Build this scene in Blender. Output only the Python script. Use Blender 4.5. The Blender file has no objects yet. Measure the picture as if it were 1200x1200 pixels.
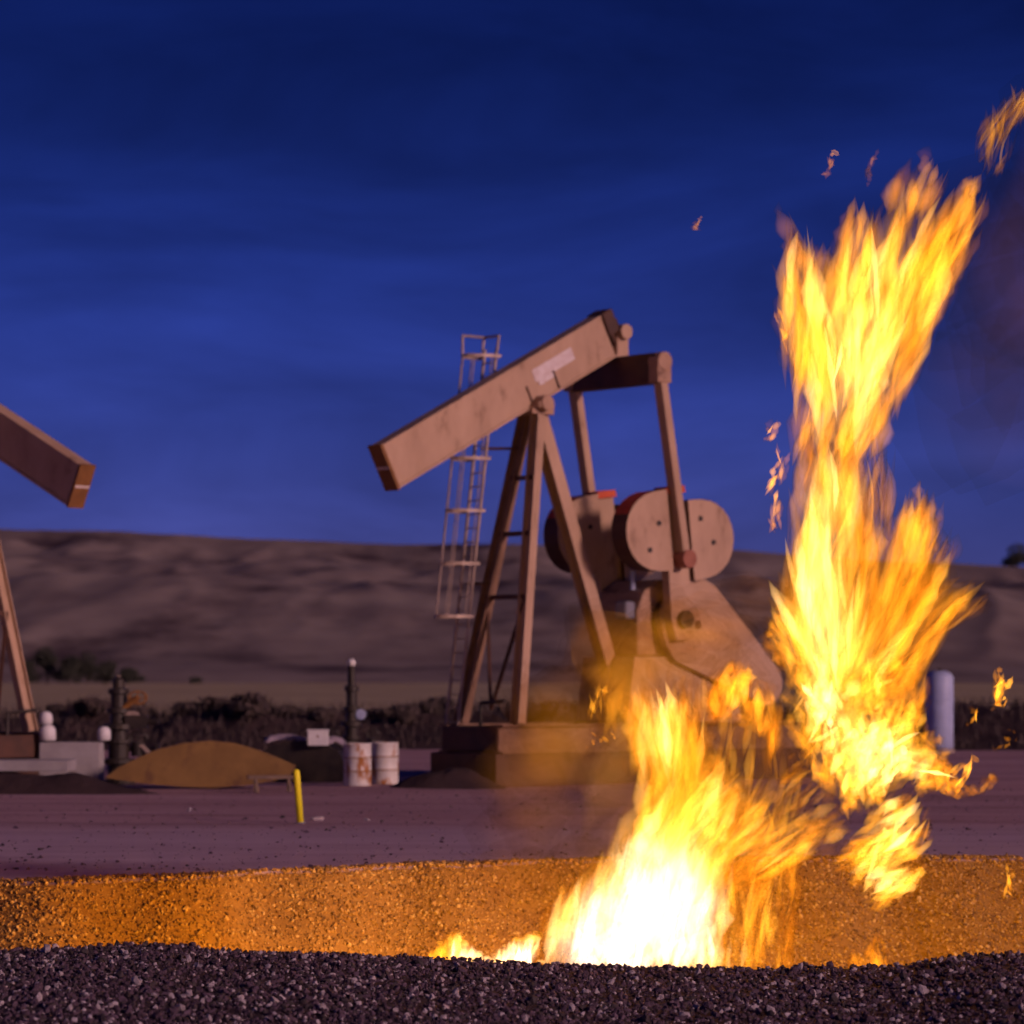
import bpy, math, random
import numpy as np
from mathutils import Vector, Matrix, noise

random.seed(7)
rng = np.random.default_rng(7)
scene = bpy.context.scene
col = scene.collection
R = math.radians

# ------------------------------------------------------------------ camera, sky, sun, exposure
CAM_H, FPX, HOR = 2.36, 3720.0, 790.0          # eye height, focal length and horizon in 1200-px units
cd = bpy.data.cameras.new('camera')
cam = bpy.data.objects.new('camera', cd)
col.objects.link(cam)
cam.location = (0, 0, CAM_H)
cam.rotation_euler = (R(90), 0, 0)
cd.sensor_width = 36
cd.lens = FPX / 1200 * 36
cd.shift_y = (HOR - 600) / 1200
cd.clip_end = 12000
cd.dof.use_dof = True
cd.dof.focus_distance = 29.0
cd.dof.aperture_fstop = 1.9
scene.camera = cam

SUN_EL, SUN_AZ = 15.0, 127.0                    # low afterglow from behind the camera's right shoulder (azimuth clockwise from +Y)
w = bpy.data.worlds.new('World')
scene.world = w
w.use_nodes = True
wn, wl = w.node_tree.nodes, w.node_tree.links
wn.clear()
out = wn.new('ShaderNodeOutputWorld')
bg = wn.new('ShaderNodeBackground')
sky = wn.new('ShaderNodeTexSky')
sky.sky_type = 'NISHITA'
sky.sun_disc = False
sky.sun_elevation = R(SUN_EL)
sky.sun_rotation = R(SUN_AZ)
sky.air_density = 1.6
sky.dust_density = 0.3
sky.ozone_density = 6.0
tint = wn.new('ShaderNodeMix'); tint.data_type = 'RGBA'; tint.blend_type = 'MULTIPLY'
tint.inputs[0].default_value = 1.0
# dusk falls off with height: darker toward the zenith all the way round
geo = wn.new('ShaderNodeTexCoord')
sep = wn.new('ShaderNodeSeparateXYZ')
wl.new(geo.outputs['Generated'], sep.inputs[0])
hr = wn.new('ShaderNodeMapRange')
hr.inputs['From Min'].default_value = 0.02; hr.inputs['From Max'].default_value = 0.24
hr.inputs['To Min'].default_value = 1.0; hr.inputs['To Max'].default_value = 0.30
wl.new(sep.outputs['Z'], hr.inputs['Value'])
hz = wn.new('ShaderNodeMapRange'); hz.interpolation_type = 'SMOOTHSTEP'
hz.inputs['From Min'].default_value = -0.02; hz.inputs['From Max'].default_value = 0.20
wl.new(sep.outputs['Z'], hz.inputs['Value'])
ht = wn.new('ShaderNodeMix'); ht.data_type = 'RGBA'
ht.inputs[6].default_value = (0.33, 0.37, 2.5, 1); ht.inputs[7].default_value = (0.115, 0.17, 1.02, 1)
wl.new(hz.outputs[0], ht.inputs[0]); wl.new(ht.outputs[2], tint.inputs[7])
# thin streaky cloud
mp = wn.new('ShaderNodeMapping')
mp.inputs['Scale'].default_value = (6.0, 6.0, 21.0)
mp.inputs['Rotation'].default_value = (0.0, 0.30, 0.0)
wl.new(geo.outputs['Generated'], mp.inputs['Vector'])
cn = wn.new('ShaderNodeTexNoise'); cn.inputs['Scale'].default_value = 1.0; cn.inputs['Detail'].default_value = 6
cn.inputs['Roughness'].default_value = 0.55; cn.inputs['Distortion'].default_value = 0.5
wl.new(mp.outputs[0], cn.inputs['Vector'])
cr = wn.new('ShaderNodeMapRange')
cr.inputs['From Min'].default_value = 0.36; cr.inputs['From Max'].default_value = 0.70
cr.inputs['To Min'].default_value = 0.84; cr.inputs['To Max'].default_value = 1.48
wl.new(cn.outputs['Fac'], cr.inputs['Value'])
m1 = wn.new('ShaderNodeMath'); m1.operation = 'MULTIPLY'
wl.new(hr.outputs[0], m1.inputs[0]); wl.new(cr.outputs[0], m1.inputs[1])
vm = wn.new('ShaderNodeVectorMath'); vm.operation = 'SCALE'
wl.new(sky.outputs[0], tint.inputs[6])
wl.new(tint.outputs[2], vm.inputs[0]); wl.new(m1.outputs[0], vm.inputs['Scale'])
wl.new(vm.outputs[0], bg.inputs['Color'])
bg.inputs['Strength'].default_value = 0.05
wl.new(bg.outputs[0], out.inputs[0])

sd = bpy.data.lights.new('sun', 'SUN')
sd.energy = 2.1
sd.angle = R(8)
sd.color = (1.0, 0.58, 0.52)
sun = bpy.data.objects.new('sun', sd)
col.objects.link(sun)
el, az = R(SUN_EL), R(SUN_AZ)
to_sun = Vector((math.sin(az) * math.cos(el), math.cos(az) * math.cos(el), math.sin(el)))
sun.rotation_euler = to_sun.to_track_quat('Z', 'Y').to_euler()

scene.view_settings.view_transform = 'Standard'
scene.view_settings.look = 'None'
scene.view_settings.gamma = 1
scene.view_settings.exposure = 0
scene.cycles.transparent_max_bounces = 160
scene.cycles.diffuse_bounces = 1
scene.cycles.max_bounces = 4
scene.cycles.use_adaptive_sampling = True
scene.cycles.adaptive_threshold = 0.045
scene.cycles.adaptive_min_samples = 12

# ------------------------------------------------------------------ helpers
def at(px, py, d):
    """the point d metres ahead that a photograph pixel looks at"""
    return Vector(((px - 600) / FPX * d, d, CAM_H - (py - HOR) / FPX * d))

def tag(o, label=None, cat=None, group=None, kind=None):
    if label: o['label'] = label
    if cat: o['category'] = cat
    if group: o['group'] = group
    if kind: o['kind'] = kind
    return o

def empty(name, loc=(0, 0, 0), rz=0.0, parent=None):
    o = bpy.data.objects.new(name, None)
    o.empty_display_size = 0.3
    o.location = loc
    o.rotation_euler = (0, 0, rz)
    o.parent = parent
    col.objects.link(o)
    return o

class MB:
    def __init__(s): s.v = []; s.f = []
    def add(s, vs, fs):
        b = len(s.v)
        s.v += [tuple(p) for p in vs]
        s.f += [tuple(i + b for i in f) for f in fs]
        return s
    def box(s, c, size, M=None):
        c = Vector(c)
        vs = []
        for x in (-.5, .5):
            for y in (-.5, .5):
                for z in (-.5, .5):
                    p = Vector((x * size[0], y * size[1], z * size[2]))
                    vs.append(c + (M @ p if M else p))
        return s.add(vs, [(0, 1, 3, 2), (4, 6, 7, 5), (0, 4, 5, 1), (2, 3, 7, 6), (0, 2, 6, 4), (1, 5, 7, 3)])
    def bar(s, p, q, w_, h_, up=(0, 0, 1)):
        p, q = Vector(p), Vector(q)
        z = (q - p); L = z.length; z = z / L
        up = Vector(up)
        if abs(z.dot(up)) > .98: up = Vector((1, 0, 0))
        x = up.cross(z).normalized(); y = z.cross(x)
        M = Matrix((x, y, z)).transposed()
        return s.box((p + q) / 2, (w_, h_, L), M)
    def tube(s, p, q, r0, r1=None, n=10, caps=True):
        p, q = Vector(p), Vector(q)
        r1 = r0 if r1 is None else r1
        z = (q - p).normalized()
        up = Vector((0, 0, 1)) if abs(z.z) < .95 else Vector((1, 0, 0))
        x = up.cross(z).normalized(); y = z.cross(x)
        vs = []
        for k in range(n):
            a = 2 * math.pi * k / n
            dvec = x * math.cos(a) + y * math.sin(a)
            vs += [p + dvec * r0, q + dvec * r1]
        fs = [(2 * k, 2 * ((k + 1) % n), 2 * ((k + 1) % n) + 1, 2 * k + 1) for k in range(n)]
        if caps: fs += [tuple(2 * k for k in reversed(range(n))), tuple(2 * k + 1 for k in range(n))]
        return s.add(vs, fs)
    def path(s, pts, r, n=8):
        for a, b in zip(pts[:-1], pts[1:]): s.tube(a, b, r, n=n)
        return s
    def lathe(s, c, prof, n=20, axis='Z'):
        c = Vector(c)
        vs, fs = [], []
        for (r, h) in prof:
            for k in range(n):
                a = 2 * math.pi * k / n
                p = Vector((r * math.cos(a), r * math.sin(a), h))
                if axis == 'Y': p = Vector((p.x, p.z, p.y))
                if axis == 'X': p = Vector((p.z, p.x, p.y))
                vs.append(c + p)
        m = len(prof)
        for i in range(m - 1):
            for k in range(n):
                k2 = (k + 1) % n
                fs.append((i * n + k, i * n + k2, (i + 1) * n + k2, (i + 1) * n + k))
        fs.append(tuple(reversed(range(n)))); fs.append(tuple((m - 1) * n + k for k in range(n)))
        return s.add(vs, fs)
    def prism(s, poly, ext, caps=True):
        n = len(poly); ext = Vector(ext)
        vs = [Vector(p) for p in poly] + [Vector(p) + ext for p in poly]
        fs = [(i, (i + 1) % n, n + (i + 1) % n, n + i) for i in range(n)]
        if caps: fs += [tuple(reversed(range(n))), tuple(range(n, 2 * n))]
        return s.add(vs, fs)
    def build(s, name, mat, parent=None, bevel=0.0, smooth=False):
        me = bpy.data.meshes.new(name)
        me.from_pydata(s.v, [], s.f)
        import bmesh
        bm = bmesh.new(); bm.from_mesh(me)
        bmesh.ops.recalc_face_normals(bm, faces=bm.faces)
        bm.to_mesh(me); bm.free()
        me.materials.append(mat)
        if smooth:
            for p in me.polygons: p.use_smooth = len(p.vertices) == 4
        o = bpy.data.objects.new(name, me)
        o.parent = parent
        col.objects.link(o)
        if bevel:
            b = o.modifiers.new('bevel', 'BEVEL'); b.width = bevel; b.segments = 2; b.limit_method = 'ANGLE'
        return o

# ------------------------------------------------------------------ materials
def mat_noise(name, c1, c2, scale=3.0, rough=0.6, metal=0.0, bump=0.0, detail=5, stretch=(1, 1, 1), lo=.35, hi=.65,
              c3=None, scale3=1.0, lo3=.55, hi3=.68, bscale=None, spec=0.4):
    m = bpy.data.materials.new(name); m.use_nodes = True
    nt = m.node_tree; n = nt.nodes; l = nt.links
    b = n['Principled BSDF']
    b.inputs['Roughness'].default_value = rough; b.inputs['Metallic'].default_value = metal
    b.inputs['Specular IOR Level'].default_value = spec
    tc = n.new('ShaderNodeTexCoord'); mpg = n.new('ShaderNodeMapping')
    mpg.inputs['Scale'].default_value = stretch
    l.new(tc.outputs['Object'], mpg.inputs[0])
    def layer(sc, lo_, hi_):
        t = n.new('ShaderNodeTexNoise'); t.inputs['Scale'].default_value = sc; t.inputs['Detail'].default_value = detail
        t.inputs['Roughness'].default_value = .6
        l.new(mpg.outputs[0], t.inputs['Vector'])
        r = n.new('ShaderNodeMapRange'); r.inputs['From Min'].default_value = lo_; r.inputs['From Max'].default_value = hi_
        l.new(t.outputs['Fac'], r.inputs['Value'])
        return t, r
    t, r = layer(scale, lo, hi)
    mx = n.new('ShaderNodeMix'); mx.data_type = 'RGBA'
    mx.inputs[6].default_value = (*c1, 1); mx.inputs[7].default_value = (*c2, 1)
    l.new(r.outputs[0], mx.inputs[0])
    last = mx.outputs[2]
    if c3:
        t3, r3 = layer(scale3, lo3, hi3)
        m3 = n.new('ShaderNodeMix'); m3.data_type = 'RGBA'
        l.new(last, m3.inputs[6]); m3.inputs[7].default_value = (*c3, 1); l.new(r3.outputs[0], m3.inputs[0])
        last = m3.outputs[2]
    l.new(last, b.inputs['Base Color'])
    if bump:
        tb = n.new('ShaderNodeTexNoise'); tb.inputs['Scale'].default_value = bscale or scale * 4; tb.inputs['Detail'].default_value = 8
        l.new(mpg.outputs[0], tb.inputs['Vector'])
        bp = n.new('ShaderNodeBump'); bp.inputs['Strength'].default_value = 1.0; bp.inputs['Distance'].default_value = bump
        l.new(tb.outputs['Fac'], bp.inputs['Height']); l.new(bp.outputs[0], b.inputs['Normal'])
    return m

M = {}
M['tan'] = mat_noise('tan_paint', (.54, .37, .26), (.42, .28, .19), 1.3, .6, c3=(.17, .085, .045), scale3=2.6, lo3=.60, hi3=.80, stretch=(1, 1, .5), bump=.004, bscale=14, detail=8)
M['tan_old'] = mat_noise('weathered_tan_paint', (.46, .30, .21), (.36, .22, .15), 1.2, .65, c3=(.16, .08, .05), scale3=3.0, lo3=.56, hi3=.7)
M['brown'] = mat_noise('brown_steel', (.10, .042, .028), (.06, .028, .02), 2.0, .6)
M['skid'] = mat_noise('dusty_steel_and_leg_shade', (.25, .15, .10), (.17, .10, .065), 1.5, .75)
M['endplate'] = mat_noise('rust_brown_plate', (.26, .12, .04), (.19, .085, .03), 3.0, .7)
M['black'] = mat_noise('dark_steel', (.025, .02, .02), (.045, .035, .03), 4.0, .5)
M['rim'] = mat_noise('orange_rim_paint', (.62, .10, .03), (.50, .075, .025), 2.5, .5)
M['pin'] = mat_noise('faded_red_paint', (.36, .14, .09), (.26, .09, .06), 3.0, .6)
M['pale'] = mat_noise('pale_decal', (.72, .66, .68), (.6, .5, .5), 6.0, .5)
M['white'] = mat_noise('white_paint', (.80, .80, .82), (.68, .68, .72), 3.0, .45)
M['galv'] = mat_noise('galvanised_steel', (.46, .36, .31), (.32, .25, .21), 5.0, .5, .2)
M['yellow'] = mat_noise('yellow_paint', (.90, .86, .03), (.80, .72, .02), 4.0, .5)
M['drum'] = mat_noise('drum_paint', (.74, .72, .70), (.60, .58, .58), 3.0, .5, c3=(.38, .15, .04), scale3=4.2, lo3=.52, hi3=.60, stretch=(1, 1, .45))
M['rust'] = mat_noise('rust', (.34, .16, .04), (.22, .09, .03), 6.0, .8)
M['concrete'] = mat_noise('concrete', (.42, .40, .42), (.32, .30, .32), 2.0, .85, bump=.01)
M['horse'] = mat_noise('ochre_plate', (.25, .145, .045), (.18, .10, .03), 1.6, .65, c3=(.14, .07, .03), scale3=2.4)
M['wood'] = mat_noise('weathered_timber', (.22, .16, .12), (.14, .10, .08), 5.0, .8)
M['cover'] = mat_noise('grey_blue_cover', (.24, .25, .33), (.18, .19, .26), 2.0, .5)
M['tankblue'] = mat_noise('pale_grey_tank', (.46, .54, .80), (.36, .42, .66), 2.0, .5)
M['stone'] = mat_noise('crushed_stone', (.125, .082, .128), (.045, .028, .046), 9.0, .75, detail=3, bump=.004, bscale=60, spec=.3)
M['stone_light'] = mat_noise('pale_stone', (.48, .42, .48), (.32, .27, .32), 9.0, .7, detail=3, bump=.004, bscale=60)
M['stone_dark'] = mat_noise('dark_stone', (.06, .045, .055), (.03, .022, .028), 9.0, .75, detail=3)
M['firelit_stone'] = mat_noise('firelit_ochre_stone', (.40, .24, .09), (.26, .15, .05), 9.0, .8, detail=3)  # pit slope stones: the fire's orange light is put into their colour
M['firelit_dark'] = mat_noise('firelit_brown_stone', (.20, .11, .04), (.13, .07, .03), 9.0, .8, detail=3)
M['firelit_pale'] = mat_noise('firelit_buff_stone', (.52, .36, .18), (.42, .28, .13), 9.0, .75, detail=3)
M['bark'] = mat_noise('bark', (.08, .06, .05), (.05, .035, .03), 8.0, .9)
M['leaf'] = mat_noise('dark_leaves', (.022, .028, .022), (.04, .04, .03), 1.5, .8)
M['scrub'] = mat_noise('scrub_leaves', (.06, .045, .05), (.10, .075, .065), 2.5, .9)
M['hill'] = mat_noise('dry_prairie', (.34, .285, .265), (.22, .175, .175), .03, .95, detail=9, c3=(.085, .06, .072), scale3=.013, lo3=.53, hi3=.66, stretch=(1, .8, 1), spec=.1)  # dark patches stand for brush and painted-in shade of the draws

def ground_material():
    m = bpy.data.materials.new('scoria_ground'); m.use_nodes = True
    nt = m.node_tree; n = nt.nodes; l = nt.links
    b = n['Principled BSDF']; b.inputs['Roughness'].default_value = .92; b.inputs['Specular IOR Level'].default_value = .15
    tc = n.new('ShaderNodeTexCoord')
    def noise_(scale, stretch, det=8):
        mpg = n.new('ShaderNodeMapping'); mpg.inputs['Scale'].default_value = stretch
        l.new(tc.outputs['Object'], mpg.inputs[0])
        t = n.new('ShaderNodeTexNoise'); t.inputs['Scale'].default_value = scale; t.inputs['Detail'].default_value = det
        t.inputs['Roughness'].default_value = .65
        l.new(mpg.outputs[0], t.inputs['Vector']); return t.outputs['Fac']
    def rng_(v, a, b_):
        r = n.new('ShaderNodeMapRange'); r.inputs['From Min'].default_value = a; r.inputs['From Max'].default_value = b_
        l.new(v, r.inputs['Value']); return r.outputs[0]
    def mix(f, a, b_):
        x = n.new('ShaderNodeMix'); x.data_type = 'RGBA'
        if isinstance(f, float): x.inputs[0].default_value = f
        else: l.new(f, x.inputs[0])
        for i, c in ((6, a), (7, b_)):
            if isinstance(c, tuple): x.inputs[i].default_value = (*c, 1)
            else: l.new(c, x.inputs[i])
        return x.outputs[2]
    sepx = n.new('ShaderNodeSeparateXYZ'); l.new(tc.outputs['Object'], sepx.inputs[0])
    dirt = mix(rng_(noise_(.5, (.25, 1, 1)), .35, .65), (.58, .37, .42), (.42, .24, .26))
    dirt = mix(rng_(noise_(7.0, (1, 1, 1)), .5, .72), dirt, (.56, .40, .44))
    dirt = mix(rng_(noise_(1.1, (.035, 1, 1)), .53, .62), dirt, (.33, .20, .22))
    # wheel-packed lighter lane crossing the pad nearer the pit
    lane = n.new('ShaderNodeMapRange'); lane.interpolation_type = 'SMOOTHSTEP'
    lane.inputs['From Min'].default_value = 51; lane.inputs['From Max'].default_value = 46
    l.new(sepx.outputs['Y'], lane.inputs['Value'])
    lanec = mix(rng_(noise_(.8, (.2, 1, 1)), .35, .65), (.62, .46, .56), (.50, .35, .44))
    near = mix(lane.outputs[0], dirt, lanec)
    grass = mix(rng_(noise_(.05, (1, .3, 1)), .35, .65), (.58, .49, .30), (.44, .35, .22))
    far = n.new('ShaderNodeMapRange'); far.interpolation_type = 'SMOOTHSTEP'
    far.inputs['From Min'].default_value = 120; far.inputs['From Max'].default_value = 150
    l.new(sepx.outputs['Y'], far.inputs['Value'])
    c = mix(far.outputs[0], near, grass)
    pit = n.new('ShaderNodeMapRange'); pit.inputs['From Min'].default_value = -.012; pit.inputs['From Max'].default_value = -.04
    l.new(sepx.outputs['Z'], pit.inputs['Value'])
    firelit = mix(rng_(noise_(3.0, (1, 1, 1)), .35, .65), (.36, .21, .07), (.26, .14, .045))  # ochre paints the fire's orange light into the pit slope
    past = n.new('ShaderNodeMapRange'); past.inputs['From Min'].default_value = 26.6; past.inputs['From Max'].default_value = 26.9
    l.new(sepx.outputs['Y'], past.inputs['Value'])
    c = mix(past.outputs[0], (.06, .042, .055), c)
    mul = n.new('ShaderNodeMath'); mul.operation = 'MULTIPLY'; l.new(pit.outputs[0], mul.inputs[0]); l.new(past.outputs[0], mul.inputs[1])
    c = mix(mul.outputs[0], c, firelit)
    l.new(c, b.inputs['Base Color'])
    bp = n.new('ShaderNodeBump'); bp.inputs['Distance'].default_value = .03; bp.inputs['Strength'].default_value = .8
    l.new(noise_(9.0, (1, 1, 1), 10), bp.inputs['Height']); l.new(bp.outputs[0], b.inputs['Normal'])
    return m
M['ground'] = ground_material()

# ------------------------------------------------------------------ the ground with its flare pit
def lerp_tab(x, tab):
    xs, ys = zip(*tab)
    return float(np.interp(x, xs, ys))
CREST = [(-60, 1118), (0, 1116), (60, 1112), (150, 1106), (210, 1107), (260, 1113), (400, 1116), (500, 1122), (640, 1131), (770, 1137), (1000, 1135),
         (1060, 1130), (1110, 1121), (1200, 1116), (1260, 1114)]
FAR = [(-8, 35.2), (-5.8, 35.9), (-3.5, 37.2), (-1.2, 39.2), (1, 40.2), (6.6, 40.8), (9, 41)]
DN = 26.5
def smooth(a, b, x):
    t = min(1, max(0, (x - a) / (b - a))); return t * t * (3 - 2 * t)
def ground_z(x, d):
    px = 600 + x / DN * FPX
    cz = CAM_H - (lerp_tab(px, CREST) - HOR) / FPX * DN
    nearw = 1 - smooth(27, 36, d)
    z = cz * nearw
    if d < DN: z -= .035 * (DN - d) * (1 - .4 * smooth(18, 26, d)) * .6
    dn = DN + .25 * math.sin(x * .9 + .5) * .3
    df = lerp_tab(x, FAR) + .18 * math.sin(x * 1.7) + .1 * math.sin(x * 4.1 + 1)
    ends = 1 - smooth(8.5, 11.0, abs(x - .4))
    if d > dn:
        a = (d - dn); b = (df - d)
        dep = min(max(0, a) / 1.35, max(0, b) / 1.55)
        dep = min(dep, 1.7) if dep < 1.5 else 1.5 + .2 * (1 - math.exp(-(dep - 1.5) * 3))
        z -= dep * ends
    if d > 42:
        z += .06 * abs(noise.noise(Vector((x * .18, d * .12, 0)))) * smooth(42, 50, d)
    else:
        z += .018 * noise.noise(Vector((x * 1.3, d * 1.3, 2)))
    return z

def axis(parts):
    o = []
    for a, b, st in parts: o += list(np.arange(a, b, st))
    return o
fx = axis([(-10, 10, .14)])
side = [11, 12, 13.5, 15, 18, 22, 28, 36, 50, 70, 100, 150, 230, 350, 600, 1200, 2500]
XS = [-s for s in reversed(side)] + fx + [10.0] + side
DS = axis([(-40, 14, 6), (14, 19, .5), (19, 44, .14), (44, 60, .8), (60, 120, 2.5)]) + list(np.geomspace(122, 900, 26)) + [1200, 2500, 6000]
vs = [(x, d, ground_z(x, d) if d < 130 else 0) for d in DS for x in XS]
nx = len(XS)
fs = [(j * nx + i, j * nx + i + 1, (j + 1) * nx + i + 1, (j + 1) * nx + i) for j in range(len(DS) - 1) for i in range(nx - 1)]
gm = bpy.data.meshes.new('ground'); gm.from_pydata(vs, [], fs); gm.materials.append(M['ground'])
for p in gm.polygons: p.use_smooth = True
ground = tag(bpy.data.objects.new('ground', gm), kind='structure'); col.objects.link(ground)

# ------------------------------------------------------------------ hills
RIDGE = [(-600, 612), (-100, 616), (0, 620), (150, 625), (300, 631), (420, 637), (600, 638), (760, 640), (900, 650), (1050, 658), (1200, 664), (1500, 668), (2000, 680)]
def hill_z(px, d):
    x = (px - 600) / FPX * d
    top = (HOR - lerp_tab(px, RIDGE)) / FPX * 1750 + CAM_H + 1.6 * noise.fractal(Vector((x * .012, 0, 4)), 1, 2, 4)
    t = (d - 820) / (1750 - 820)
    if d > 1750: return top * (1 - .1 * (d - 1750) / 700) - 6
    # three benches climbing to the ridge
    prof = .06 * smooth(0, .10, t) + .42 * smooth(.08, .34, t) + .20 * smooth(.44, .58, t) + .32 * smooth(.72, 1.0, t)
    n1 = noise.fractal(Vector((x * .0045, d * .0022, 3)), 1.0, 2.0, 4)
    n2 = abs(noise.fractal(Vector((x * .010 + 9, d * .0036, 7)), 1.0, 2.0, 4))
    amp = smooth(.02, .35, t) * (1 - smooth(.86, 1.0, t))
    z = top * prof + amp * (9.0 * n1 - 10.0 * n2)
    z += .5 * noise.fractal(Vector((x * .03, d * .012, 1)), 1.0, 2.0, 3) * smooth(.0, .3, t)
    return z - 2 * (1 - smooth(0, .05, t))
hp = list(np.linspace(-500, 1700, 330)); hd = list(np.linspace(815, 1750, 130)) + [1850, 2100, 2450]
vs = [((p - 600) / FPX * d, d, hill_z(p, d)) for d in hd for p in hp]
nx = len(hp)
fs = [(j * nx + i, j * nx + i + 1, (j + 1) * nx + i + 1, (j + 1) * nx + i) for j in range(len(hd) - 1) for i in range(nx - 1)]
hm = bpy.data.meshes.new('hills'); hm.from_pydata(vs, [], fs); hm.materials.append(M['hill'])
for p in hm.polygons: p.use_smooth = True
hills = tag(bpy.data.objects.new('hills', hm), kind='structure'); col.objects.link(hills)

# ------------------------------------------------------------------ dirt bank with scrub behind the pad
def bank_h(x):
    px = 600 + x / 104 * FPX
    h = lerp_tab(px, [(-400, 830), (0, 842), (60, 838), (95, 824), (150, 828), (190, 842), (215, 832), (300, 826), (345, 836), (400, 834), (440, 838), (500, 832),
                      (560, 832), (700, 828), (900, 834), (1100, 830), (1200, 828), (1600, 834)])
    return (HOR - h) / FPX * 104 + CAM_H
bx = list(np.arange(-34, 34, .3)); bd = list(np.arange(97, 114, .6))
vs = []
for d in bd:
    for x in bx:
        t = (d - 97) / 17
        prof = smooth(0, .42, t) * (1 - smooth(.55, 1, t))
        vs.append((x, d, -.05 + max(0, bank_h(x)) * prof * (1 + .22 * noise.fractal(Vector((x * .7, d * .7, 5)), 1, 2, 4))))
nx = len(bx)
fs = [(j * nx + i, j * nx + i + 1, (j + 1) * nx + i + 1, (j + 1) * nx + i) for j in range(len(bd) - 1) for i in range(nx - 1)]
M['bank'] = mat_noise('dark_soil', (.075, .05, .05), (.045, .03, .035), .9, .95, bump=.05, bscale=4, spec=.1)
bm_ = bpy.data.meshes.new('dirt_bank'); bm_.from_pydata(vs, [], fs); bm_.materials.append(M['bank'])
bank = tag(bpy.data.objects.new('dirt_bank', bm_), kind='structure'); col.objects.link(bank)

# ------------------------------------------------------------------ gravel: base shapes, stuff and the stones one can pick apart
phi = (1 + 5 ** .5) / 2
ICO_V = np.array([(-1, phi, 0), (1, phi, 0), (-1, -phi, 0), (1, -phi, 0), (0, -1, phi), (0, 1, phi), (0, -1, -phi), (0, 1, -phi), (phi, 0, -1), (phi, 0, 1), (-phi, 0, -1), (-phi, 0, 1)]) / 1.9
ICO_F = np.array([(0, 11, 5), (0, 5, 1), (0, 1, 7), (0, 7, 10), (0, 10, 11), (1, 5, 9), (5, 11, 4), (11, 10, 2), (10, 7, 6), (7, 1, 8), (3, 9, 4), (3, 4, 2), (3, 2, 6), (3, 6, 8), (3, 8, 9), (4, 9, 5), (2, 4, 11), (6, 2, 10), (8, 6, 7), (9, 8, 1)])
def rand_rot(n):
    q = rng.normal(size=(n, 4)); q /= np.linalg.norm(q, axis=1)[:, None]
    w_, x, y, z = q.T
    return np.stack([np.stack([1 - 2 * (y * y + z * z), 2 * (x * y - z * w_), 2 * (x * z + y * w_)], -1),
                     np.stack([2 * (x * y + z * w_), 1 - 2 * (x * x + z * z), 2 * (y * z - x * w_)], -1),
                     np.stack([2 * (x * z - y * w_), 2 * (y * z + x * w_), 1 - 2 * (x * x + y * y)], -1)], 1)
def stone_cloud(name, pts, sizes, label, cat, mats=('stone', 'stone_light', 'stone_dark')):
    n = len(pts)
    sh = ICO_V[None] * (1 + .28 * rng.normal(size=(n, 12, 1)).clip(-1.5, 1.5)) * rng.uniform(.55, 1.0, size=(n, 1, 3))
    v = np.einsum('nij,nkj->nki', rand_rot(n), sh) * (sizes[:, None, None] * .5) + pts[:, None, :]
    f = (ICO_F[None] + 12 * np.arange(n)[:, None, None]).reshape(-1, 3)
    me = bpy.data.meshes.new(name)
    me.from_pydata(v.reshape(-1, 3).tolist(), [], f.tolist())
    for k in mats: me.materials.append(M[k])
    mi = rng.choice(3, size=n, p=[.62, .13, .25]).repeat(20).astype(np.int32)
    me.polygons.foreach_set('material_index', mi)
    o = bpy.data.objects.new(name, me); col.objects.link(o)
    return tag(o, label, cat, kind='stuff')
def scatter(n, d0, d1, smin, smax, margin=40, power=1.0):
    d = d0 + (d1 - d0) * rng.random(n) ** power
    px = rng.uniform(-margin, 1200 + margin, n)
    x = (px - 600) / FPX * d
    s = smin * (smax / smin) ** (rng.random(n) ** 1.6)
    z = np.array([ground_z(a, b) for a, b in zip(x, d)])
    return np.stack([x, d, z + .12 * s], 1), s
p1, s1 = scatter(48000, 19.2, 27.2, .016, .07, margin=150)
stone_cloud('gravel_foreground', p1, s1, 'grey crushed gravel covering the near bank of the flare pit', 'gravel')
# far slope and rim of the pit
n2 = 30000
px = rng.uniform(-40, 1240, n2); t = rng.random(n2)
x2 = (px - 600) / FPX * 38.0
d2 = np.array([lerp_tab(x, FAR) for x in x2]) + .5 - 2.6 * t
z2 = np.array([ground_z(a, b) for a, b in zip(x2, d2)])
s2 = .024 * (.075 / .024) ** (rng.random(n2) ** 1.9)
stone_cloud('gravel_pit_slope', np.stack([x2, d2, z2 + .1 * s2], 1), s2, 'gravel with orange firelight in its colour on the far slope inside the flare pit', 'gravel', ('firelit_stone', 'firelit_pale', 'firelit_dark'))
n3 = 2600
d3 = 38 + 30 * rng.random(n3) ** 1.5; px = rng.uniform(-40, 1240, n3); x3 = (px - 600) / FPX * d3
keep = np.array([d > lerp_tab(x, FAR) + .3 for x, d in zip(x3, d3)])
x3, d3 = x3[keep], d3[keep]
z3 = np.array([ground_z(a, b) for a, b in zip(x3, d3)]); s3 = .02 * (.09 / .02) ** (rng.random(len(x3)) ** 3)
stone_cloud('gravel_pad', np.stack([x3, d3, z3], 1), s3, 'loose small stones strewn over the red-brown pad', 'gravel', ('stone', 'stone', 'stone_dark'))
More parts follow.
